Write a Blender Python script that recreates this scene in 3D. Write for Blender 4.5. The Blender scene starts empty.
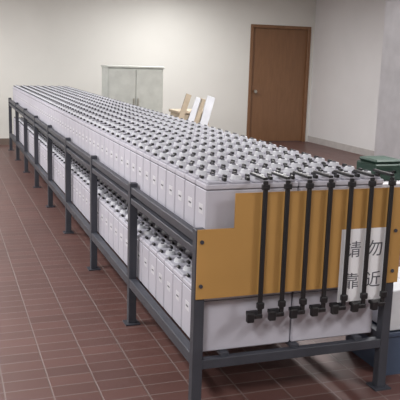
import bpy, bmesh, math, random
from mathutils import Matrix, Vector
random.seed(3)
C=bpy.context.scene.collection

# ---------- materials ----------
def mat(name,col,rough=0.6,metal=0.0,noise=0.08,scale=8,bump=0.0,spec=0.5):
    m=bpy.data.materials.new(name); m.use_nodes=True
    nt=m.node_tree; b=nt.nodes['Principled BSDF']
    tc=nt.nodes.new('ShaderNodeTexCoord'); n=nt.nodes.new('ShaderNodeTexNoise')
    n.inputs['Scale'].default_value=scale; n.inputs['Detail'].default_value=4
    nt.links.new(tc.outputs['Object'],n.inputs['Vector'])
    r=nt.nodes.new('ShaderNodeValToRGB')
    c=Vector(col)
    r.color_ramp.elements[0].position=0.3; r.color_ramp.elements[1].position=0.7
    r.color_ramp.elements[0].color=(*(c*(1-noise)),1); r.color_ramp.elements[1].color=(*(c*(1+noise)),1)
    nt.links.new(n.outputs['Fac'],r.inputs['Fac']); nt.links.new(r.outputs['Color'],b.inputs['Base Color'])
    b.inputs['Roughness'].default_value=rough; b.inputs['Metallic'].default_value=metal
    b.inputs['Specular IOR Level'].default_value=spec
    if bump:
        bp=nt.nodes.new('ShaderNodeBump'); bp.inputs['Strength'].default_value=bump; bp.inputs['Distance'].default_value=0.01
        nt.links.new(n.outputs['Fac'],bp.inputs['Height']); nt.links.new(bp.outputs['Normal'],b.inputs['Normal'])
    return m
M_body=mat('battery_case_grey',(0.46,0.45,0.51),0.65,noise=0.04,scale=3,spec=.3)
M_lid=mat('battery_lid_grey',(0.38,0.375,0.43),0.6,noise=0.05,spec=.3)
M_cap=mat('vent_cap_pale',(0.57,0.58,0.62),0.5)
M_blk=mat('black_plastic',(0.012,0.012,0.014),0.4)
M_seam=mat('seam_dark_grey',(0.10,0.10,0.12),0.8)  # own dark grey of lid seams, vent centres, label print and sign characters
M_lab=mat('label_white',(0.56,0.56,0.60),0.5)
M_steel=mat('painted_steel_grey',(0.042,0.045,0.058),0.5,noise=0.12)
M_or=mat('orange_acrylic',(0.42,0.235,0.075),0.45,noise=0.06,scale=3,spec=.3)
M_pap=mat('paper',(0.74,0.74,0.77),0.8,noise=0.02)
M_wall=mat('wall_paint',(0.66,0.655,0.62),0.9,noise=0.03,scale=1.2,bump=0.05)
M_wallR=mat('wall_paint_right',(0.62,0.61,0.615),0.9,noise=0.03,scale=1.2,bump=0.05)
M_ceil=mat('ceiling_paint',(0.7,0.7,0.69),0.9)
M_base=mat('baseboard_grey_brown',(0.16,0.12,0.10),0.5)
M_baseR=mat('baseboard_pale',(0.42,0.40,0.39),0.5)
M_cab=mat('cabinet_paint',(0.56,0.58,0.54),0.5)
M_cab2=mat('cabinet_dark',(0.22,0.24,0.22),0.5)
M_gcab=mat('switch_cabinet_grey',(0.54,0.53,0.55),0.5)
M_green=mat('green_paint',(0.018,0.05,0.035),0.5)
M_blue=mat('blue_grey_plastic',(0.06,0.085,0.14),0.5)
M_white=mat('white_panel',(0.7,0.72,0.76),0.5)
M_plank=mat('plank_wood_pale',(0.46,0.38,0.28),0.7,noise=.2,scale=5)
M_metal=mat('bright_metal',(0.5,0.48,0.42),0.3,metal=1)
def wood():
    m=bpy.data.materials.new('door_wood'); m.use_nodes=True; nt=m.node_tree; b=nt.nodes['Principled BSDF']
    tc=nt.nodes.new('ShaderNodeTexCoord'); mp=nt.nodes.new('ShaderNodeMapping'); mp.inputs['Scale'].default_value=(9,9,0.9)
    n=nt.nodes.new('ShaderNodeTexNoise'); n.inputs['Scale'].default_value=2.5; n.inputs['Detail'].default_value=6; n.inputs['Distortion'].default_value=1.2
    r=nt.nodes.new('ShaderNodeValToRGB'); r.color_ramp.elements[0].color=(0.15,0.072,0.034,1); r.color_ramp.elements[1].color=(0.25,0.13,0.065,1)
    nt.links.new(tc.outputs['Object'],mp.inputs[0]); nt.links.new(mp.outputs[0],n.inputs['Vector']); nt.links.new(n.outputs['Fac'],r.inputs['Fac'])
    nt.links.new(r.outputs[0],b.inputs['Base Color']); b.inputs['Roughness'].default_value=0.4
    return m
M_wood=wood()
def tiles():
    m=bpy.data.materials.new('quarry_tiles'); m.use_nodes=True; nt=m.node_tree; b=nt.nodes['Principled BSDF']
    tc=nt.nodes.new('ShaderNodeTexCoord')
    br=nt.nodes.new('ShaderNodeTexBrick'); br.offset=0.0; br.squash=1
    br.inputs['Scale'].default_value=1.0; br.inputs['Brick Width'].default_value=0.22; br.inputs['Row Height'].default_value=0.11
    br.inputs['Mortar Size'].default_value=0.0045; br.inputs['Mortar Smooth'].default_value=0.3
    br.inputs['Color1'].default_value=(0.126,0.060,0.052,1); br.inputs['Color2'].default_value=(0.100,0.048,0.042,1); br.inputs['Mortar'].default_value=(0.17,0.125,0.115,1)
    nt.links.new(tc.outputs['Object'],br.inputs['Vector'])
    n=nt.nodes.new('ShaderNodeTexNoise'); n.inputs['Scale'].default_value=1.5; n.inputs['Detail'].default_value=5
    nt.links.new(tc.outputs['Object'],n.inputs['Vector'])
    mx=nt.nodes.new('ShaderNodeMixRGB'); mx.blend_type='MULTIPLY'; mx.inputs[0].default_value=0.5
    r=nt.nodes.new('ShaderNodeValToRGB'); r.color_ramp.elements[0].color=(0.6,0.6,0.6,1); r.color_ramp.elements[1].color=(1.2,1.15,1.15,1)
    nt.links.new(n.outputs['Fac'],r.inputs[0]); nt.links.new(br.outputs['Color'],mx.inputs[1]); nt.links.new(r.outputs[0],mx.inputs[2])
    nt.links.new(mx.outputs[0],b.inputs['Base Color'])
    mr=nt.nodes.new('ShaderNodeMapRange'); mr.inputs[3].default_value=0.38; mr.inputs[4].default_value=0.52
    nt.links.new(n.outputs['Fac'],mr.inputs[0]); nt.links.new(mr.outputs[0],b.inputs['Roughness'])
    bp=nt.nodes.new('ShaderNodeBump'); bp.invert=True; bp.inputs['Strength'].default_value=0.4; bp.inputs['Distance'].default_value=0.003
    nt.links.new(br.outputs['Fac'],bp.inputs['Height']); nt.links.new(bp.outputs[0],b.inputs['Normal'])
    return m
M_floor=tiles()

# ---------- mesh builder ----------
class B:
    def __init__(s): s.bm=bmesh.new(); s.mats=[]
    def mi(s,m):
        if m not in s.mats: s.mats.append(m)
        return s.mats.index(m)
    def box(s,x0,x1,y0,y1,z0,z1,m,bev=0.0,rot=None):
        t=bmesh.new(); bmesh.ops.create_cube(t,size=1)
        for v in t.verts: v.co=Vector(((x0+x1)/2+v.co.x*(x1-x0),(y0+y1)/2+v.co.y*(y1-y0),(z0+z1)/2+v.co.z*(z1-z0)))
        if bev: bmesh.ops.bevel(t,geom=t.edges[:],offset=bev,segments=1,affect='EDGES')
        if rot: 
            for v in t.verts: v.co=rot@v.co
        s._add(t,m)
    def cyl(s,c,r,h,m,axis='Z',seg=12,r2=None):
        t=bmesh.new(); bmesh.ops.create_cone(t,cap_ends=True,segments=seg,radius1=r,radius2=r if r2 is None else r2,depth=h)
        R={'Z':Matrix(),'X':Matrix.Rotation(math.pi/2,4,'Y'),'Y':Matrix.Rotation(-math.pi/2,4,'X')}[axis]
        for v in t.verts: v.co=R@v.co+Vector(c)
        s._add(t,m)
    def _add(s,t,m):
        i=s.mi(m)
        me=bpy.data.meshes.new('t'); t.to_mesh(me); t.free()
        k=len(s.bm.faces); s.bm.from_mesh(me); bpy.data.meshes.remove(me)
        s.bm.faces.ensure_lookup_table()
        for f in s.bm.faces[k:]: f.material_index=i
    def obj(s,name,parent=None,loc=(0,0,0)):
        me=bpy.data.meshes.new(name); s.bm.to_mesh(me); s.bm.free()
        for m in s.mats: me.materials.append(m)
        o=bpy.data.objects.new(name,me); C.objects.link(o); o.location=loc
        if parent: o.parent=parent
        return o
def simple(name,x0,x1,y0,y1,z0,z1,m,parent=None,bev=0):
    b=B(); b.box(x0,x1,y0,y1,z0,z1,m,bev); return b.obj(name,parent)
def empty(name):
    e=bpy.data.objects.new(name,None); C.objects.link(e); return e

# ---------- room ----------
RX0,RX1,RY0,RY1,CH=-2.6,7.0,-2.5,13.0,2.9
simple('floor',RX0-.15,RX1+.15,RY0-.15,RY1+.15,-0.1,0,M_floor)
simple('ceiling',RX0-.15,RX1+.15,RY0-.15,RY1+.15,CH,CH+.1,M_ceil)
simple('wall_left',RX0-.15,RX0,RY0,RY1,0,CH,M_wall)
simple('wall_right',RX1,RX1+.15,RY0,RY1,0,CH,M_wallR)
simple('wall_front',RX0-.15,RX1+.15,RY0-.15,RY0,0,CH,M_wall)
DX0,DX1,DH=5.62,6.92,2.28
b=B(); b.box(RX0-.15,DX0,RY1,RY1+.15,0,CH,M_wall); b.box(DX1,RX1+.15,RY1,RY1+.15,0,CH,M_wall); b.box(DX0,DX1,RY1,RY1+.15,DH,CH,M_wall); b.obj('wall_back')
simple('baseboard_back',RX0,DX0-.05,RY1-.015,RY1,0,.12,M_base)
simple('baseboard_left',RX0,RX0+.015,RY0,RY1-.015,0,.12,M_base)
simple('baseboard_right',RX1-.015,RX1,RY0,RY1,0,.12,M_baseR)
# door
d=empty('door_1')
b=B(); b.box(DX0+.06,DX1-.06,RY1+.03,RY1+.075,0.01,DH-.06,M_wood,0.004)
b.obj('slab',d)
b=B(); b.box(DX0,DX0+.06,RY1-.02,RY1+.13,0,DH,M_wood,.004); b.box(DX1-.06,DX1,RY1-.02,RY1+.13,0,DH,M_wood,.004); b.box(DX0+.06,DX1-.06,RY1-.02,RY1+.13,DH-.06,DH,M_wood,.004)
b.obj('frame',d)
b=B(); b.cyl((DX0+.14,RY1+.0,1.0),.012,.06,M_metal,'Y'); b.cyl((DX0+.14,RY1-.03,1.0),.032,.045,M_metal,'Y'); b.obj('knob',d)

# ---------- battery rack ----------
XL,XR,Y0,S,N=1.03,2.015,2.85,1.18,9
PH=.873; w=.024
rack=empty('battery_rack')
b=B()
for i in range(N):
    y=Y0+i*S
    for x in (XL,XR):
        b.box(x-w,x+w,y-w,y+w,0.008,PH,M_steel,.003)
        b.box(x-.045,x+.045,y-.045,y+.045,0,.008,M_steel)
b.obj('posts',rack)
b=B(); YE=Y0+(N-1)*S
UZ=.79
for x in (XL,XR):
    b.box(x-.018,x+.018,Y0,YE,UZ+.02,UZ+.06,M_steel,.002)
    b.box(x-.022,x+.022,Y0,YE,.235,.29,M_steel,.002)
    b.box(x-.018,x+.03,Y0,YE,UZ-.04,UZ-.005,M_steel,.002)
for i in range(N):
    y=Y0+i*S
    b.box(XL,XR,y-.02,y+.02,.22,.265,M_steel,.002)
    b.box(XL,XR,y-.02,y+.02,UZ-.05,UZ-.015,M_steel,.002)
for x in (XL+.14,XL+.5,XR-.14):
    b.box(x-.02,x+.02,Y0,YE,.265,.28,M_steel); b.box(x-.02,x+.02,Y0,YE,UZ-.015,UZ,M_steel)
b.obj('rails',rack)

# ---------- battery bank ----------
MW,ML,MH=.448,.142,.28
b=B()
b.box(.0,MW,.0,ML,0,MH-.035,M_body,.006)
b.box(.003,MW-.003,.003,ML-.003,MH-.037,MH-.032,M_seam)
b.box(-.001,MW+.001,-.001,ML+.001,MH-.033,MH-.010,M_body,.004)
for k in range(4):
    cx=MW*(k+.5)/4
    b.box(cx-.048,cx+.048,.010,ML-.010,MH-.012,MH,M_lid,.005)
    b.cyl((cx,ML*.5,MH+.009),.028,.02,M_cap,r2=.023)
    b.cyl((cx,ML*.5,MH+.021),.010,.006,M_seam)
    b.box(cx+.030,cx+.045,.012,.045,MH,MH+.016,M_blk,.003)
    b.box(cx-.045,cx-.030,ML-.042,ML-.012,MH,MH+.014,M_blk,.003)
b.box(-.001,.003,.035,.09,.13,.175,M_lab)
b.box(-.0015,.002,.045,.08,.148,.156,M_seam)
o=b.obj('battery_bank',loc=(XL+w+.012,Y0+.03,.28))
def arr(o,vec,c):
    m=o.modifiers.new('a','ARRAY'); m.use_relative_offset=False; m.use_constant_offset=True; m.constant_offset_displace=vec; m.count=c
arr(o,(MW+.008,0,0),2); arr(o,(0,ML+.010,0),61); arr(o,(0,0,UZ-.28),2)

# ---------- guard panel ----------
b=B(); yp=Y0-w-.006
b.box(XL-.02,XL+.15,yp-.003,yp+.003,.56,.875,M_or)
b.box(XL+.15,XR+.035,yp-.003,yp+.003,.56,1.03,M_or)
for x in (XL,XR):
    for z in (.62,.82):
        b.cyl((x,yp-.004,z),.009,.008,M_steel,'Y')
b.obj('orange_guard_panel')
# ---------- connector straps ----------
b=B(); ys=yp-.026
for k in range(7):
    x=XL+.28+k*.108
    b.box(x-.011,x+.011,ys-.006,ys+.006,.47,1.085,M_blk,.003)
    b.box(x-.011,x+.011,ys,Y0+.10,1.088,1.10,M_blk,.003)
    b.box(x-.018,x+.018,ys-.012,ys+.008,1.045,1.07,M_blk,.004)
    b.box(x-.045,x+.012,ys-.010,Y0+.0,.455,.475,M_blk,.003)
    b.box(x-.065,x-.030,ys-.016,ys+.008,.440,.485,M_blk,.004)
    b.box(x-.017,x+.017,ys-.014,ys+.008,.50,.53,M_blk,.004)
b.obj('inter_tier_connectors')
# ---------- sign ----------
sg=empty('warning_sign'); px0,px1,pz0,pz1=1.72,1.98,.485,.84; py=yp-.006
simple('paper',px0,px1,py-.001,py+.001,pz0,pz1,M_pap,sg)
for ch,x,z in (('请',px0+.025,pz1-.13),('勿',px0+.145,pz1-.13),('靠',px0+.025,pz0+.07),('近',px0+.145,pz0+.07)):
    cu=bpy.data.curves.new('char','FONT'); cu.body=ch; cu.size=.085; cu.extrude=.0004
    t=bpy.data.objects.new('character',cu); C.objects.link(t); t.location=(x,py-.002,z); t.rotation_euler=(math.pi/2,0,0); t.parent=sg; cu.materials.append(M_seam)

# ---------- cabinets ----------
def cabinet(name,x0,x1,y0,y1,h,m):
    e=empty(name); b=B()
    b.box(x0,x1,y0+.02,y1,.05,h,m,.006); b.box(x0+.02,x1-.02,y0+.04,y1-.02,0,.05,M_cab2)
    b.box(x0-.015,x1+.015,y0-.01,y1,h,h+.03,m,.006); b.obj('body',e)
    b=B(); xm=(x0+x1)/2
    b.box(x0+.015,xm-.004,y0,y0+.02,.07,h-.02,m,.004); b.box(xm+.004,x1-.015,y0,y0+.02,.07,h-.02,m,.004); b.obj('doors',e)
    b=B(); b.box(xm-.04,xm-.025,y0-.02,y0,h*.6,h*.6+.12,M_metal); b.box(xm+.025,xm+.04,y0-.02,y0,h*.6,h*.6+.12,M_metal); b.obj('handles',e)
cabinet('metal_cabinet',2.33,3.2,10.7,11.15,1.43,M_cab)
cabinet('electrical_cabinet',3.70,4.7,5.0,5.6,2.15,M_gcab)

# boards leaning on a wooden crate
e=empty('plank_pile')
b=B()
b.box(3.15,3.62,9.75,10.15,0,.82,M_plank,.01); b.box(3.13,3.64,9.73,10.17,.82,.86,M_plank,.006); b.obj('crate',e)
b=B()
for x,dx,tilt,h,m in ((2.86,.08,.34,1.18,M_plank),(3.00,.10,.36,1.14,M_white),(3.14,.08,.30,1.10,M_plank),(3.26,.12,.28,1.13,M_white)):
    R=Matrix.Translation((x,9.66,0))@Matrix.Rotation(-.06,4,'X')@Matrix.Rotation(tilt,4,'Y')
    b.box(0,dx,-.012,.012,.04,h,m,.003,rot=R)
b.obj('planks',e)
# green instrument on side table
e=empty('side_table'); b=B(); b.box(2.78,3.35,4.2,4.7,.75,.78,M_gcab,.005)
for x in (2.81,3.32):
    for y in (4.23,4.67): b.box(x-.018,x+.018,y-.018,y+.018,0,.75,M_steel)
b.obj('frame',e)
e=empty('green_instrument_case'); b=B()
b.box(2.86,3.1,4.3,4.55,.78,.90,M_green,.01); b.box(2.87,3.09,4.31,4.54,.902,.93,M_green,.012); b.obj('shell',e)
b=B(); b.box(2.92,3.02,4.27,4.285,.84,.855,M_blk); b.box(2.92,2.935,4.27,4.30,.84,.855,M_blk); b.box(3.005,3.02,4.27,4.30,.84,.855,M_blk); b.obj('handle',e)
# boxes on floor at right
e=empty('plastic_crate'); b=B()
cx0,cx1,cy0,cy1=2.12,2.55,2.95,3.35
b.box(cx0,cx1,cy0,cy1,0,.03,M_blue); b.box(cx0,cx0+.012,cy0,cy1,.03,.24,M_blue); b.box(cx1-.012,cx1,cy0,cy1,.03,.24,M_blue)
b.box(cx0+.012,cx1-.012,cy0,cy0+.012,.03,.24,M_blue); b.box(cx0+.012,cx1-.012,cy1-.012,cy1,.03,.24,M_blue)
for (p,q,r,s) in ((cx0-.01,cx1+.01,cy0-.01,cy0+.012),(cx0-.01,cx1+.01,cy1-.012,cy1+.01),(cx0-.01,cx0+.012,cy0,cy1),(cx1-.012,cx1+.01,cy0,cy1)): b.box(p,q,r,s,.215,.24,M_blue,.003)
b.obj('shell',e)
e=empty('white_carton'); b=B(); b.box(cx0+.01,cx1-.01,cy0+.01,cy1-.01,.241,.46,M_white,.005); b.box(cx0+.18,cx0+.24,cy0+.008,cy1-.008,.30,.462,M_pap); b.obj('shell',e)

# ---------- lights: ceiling fluorescent fixtures ----------
M_em=bpy.data.materials.new('tube_glow'); M_em.use_nodes=True
nb=M_em.node_tree.nodes['Principled BSDF']; nb.inputs['Emission Color'].default_value=(1,.98,.95,1); nb.inputs['Emission Strength'].default_value=3
for i,(x,y) in enumerate(((-.8,.5),(3.8,.5),(-.8,4.5),(3.8,4.5),(-.8,8),(3.8,8),(-.8,11.2),(3.8,11.2))):
    e=empty('ceiling_light'); 
    b=B(); b.box(x-.3,x+.3,y-.6,y+.6,CH-.05,CH,M_white,.005); b.obj('housing',e)
    b=B(); b.box(x-.27,x+.27,y-.57,y+.57,CH-.056,CH-.05,M_em); b.obj('diffuser',e)
    en=92 if y<9 else 84
    if x<0: en*=1.12
    l=bpy.data.lights.new('lamp','AREA'); l.shape='RECTANGLE'; l.size=.55; l.size_y=1.15; l.energy=en; l.color=(1,.99,.98)
    lo=bpy.data.objects.new('lamp',l); C.objects.link(lo); lo.location=(x,y,CH-.07); lo.parent=e
wd=bpy.data.worlds.new('w'); bpy.context.scene.world=wd; wd.use_nodes=True
wd.node_tree.nodes['Background'].inputs[0].default_value=(.6,.65,.7,1); wd.node_tree.nodes['Background'].inputs[1].default_value=.3

# ---------- camera ----------
F=714; roll=math.radians(1.7)
U=Vector((-258,149,-F)).normalized()
nx,ny=math.sin(roll),math.cos(roll); nz=(-258*nx+149*ny)/F
Nn=Vector((nx,ny,nz)).normalized(); V=U.cross(Nn)
R=Matrix((V,U,Nn)).to_4x4()
cam=bpy.data.cameras.new('camera'); co=bpy.data.objects.new('camera',cam); C.objects.link(co)
co.matrix_world=Matrix.Translation((0,0,1.6))@R
cam.sensor_width=36; cam.lens=36*F/400; cam.clip_start=.05
bpy.context.scene.camera=co
bpy.context.scene.view_settings.view_transform='Standard'
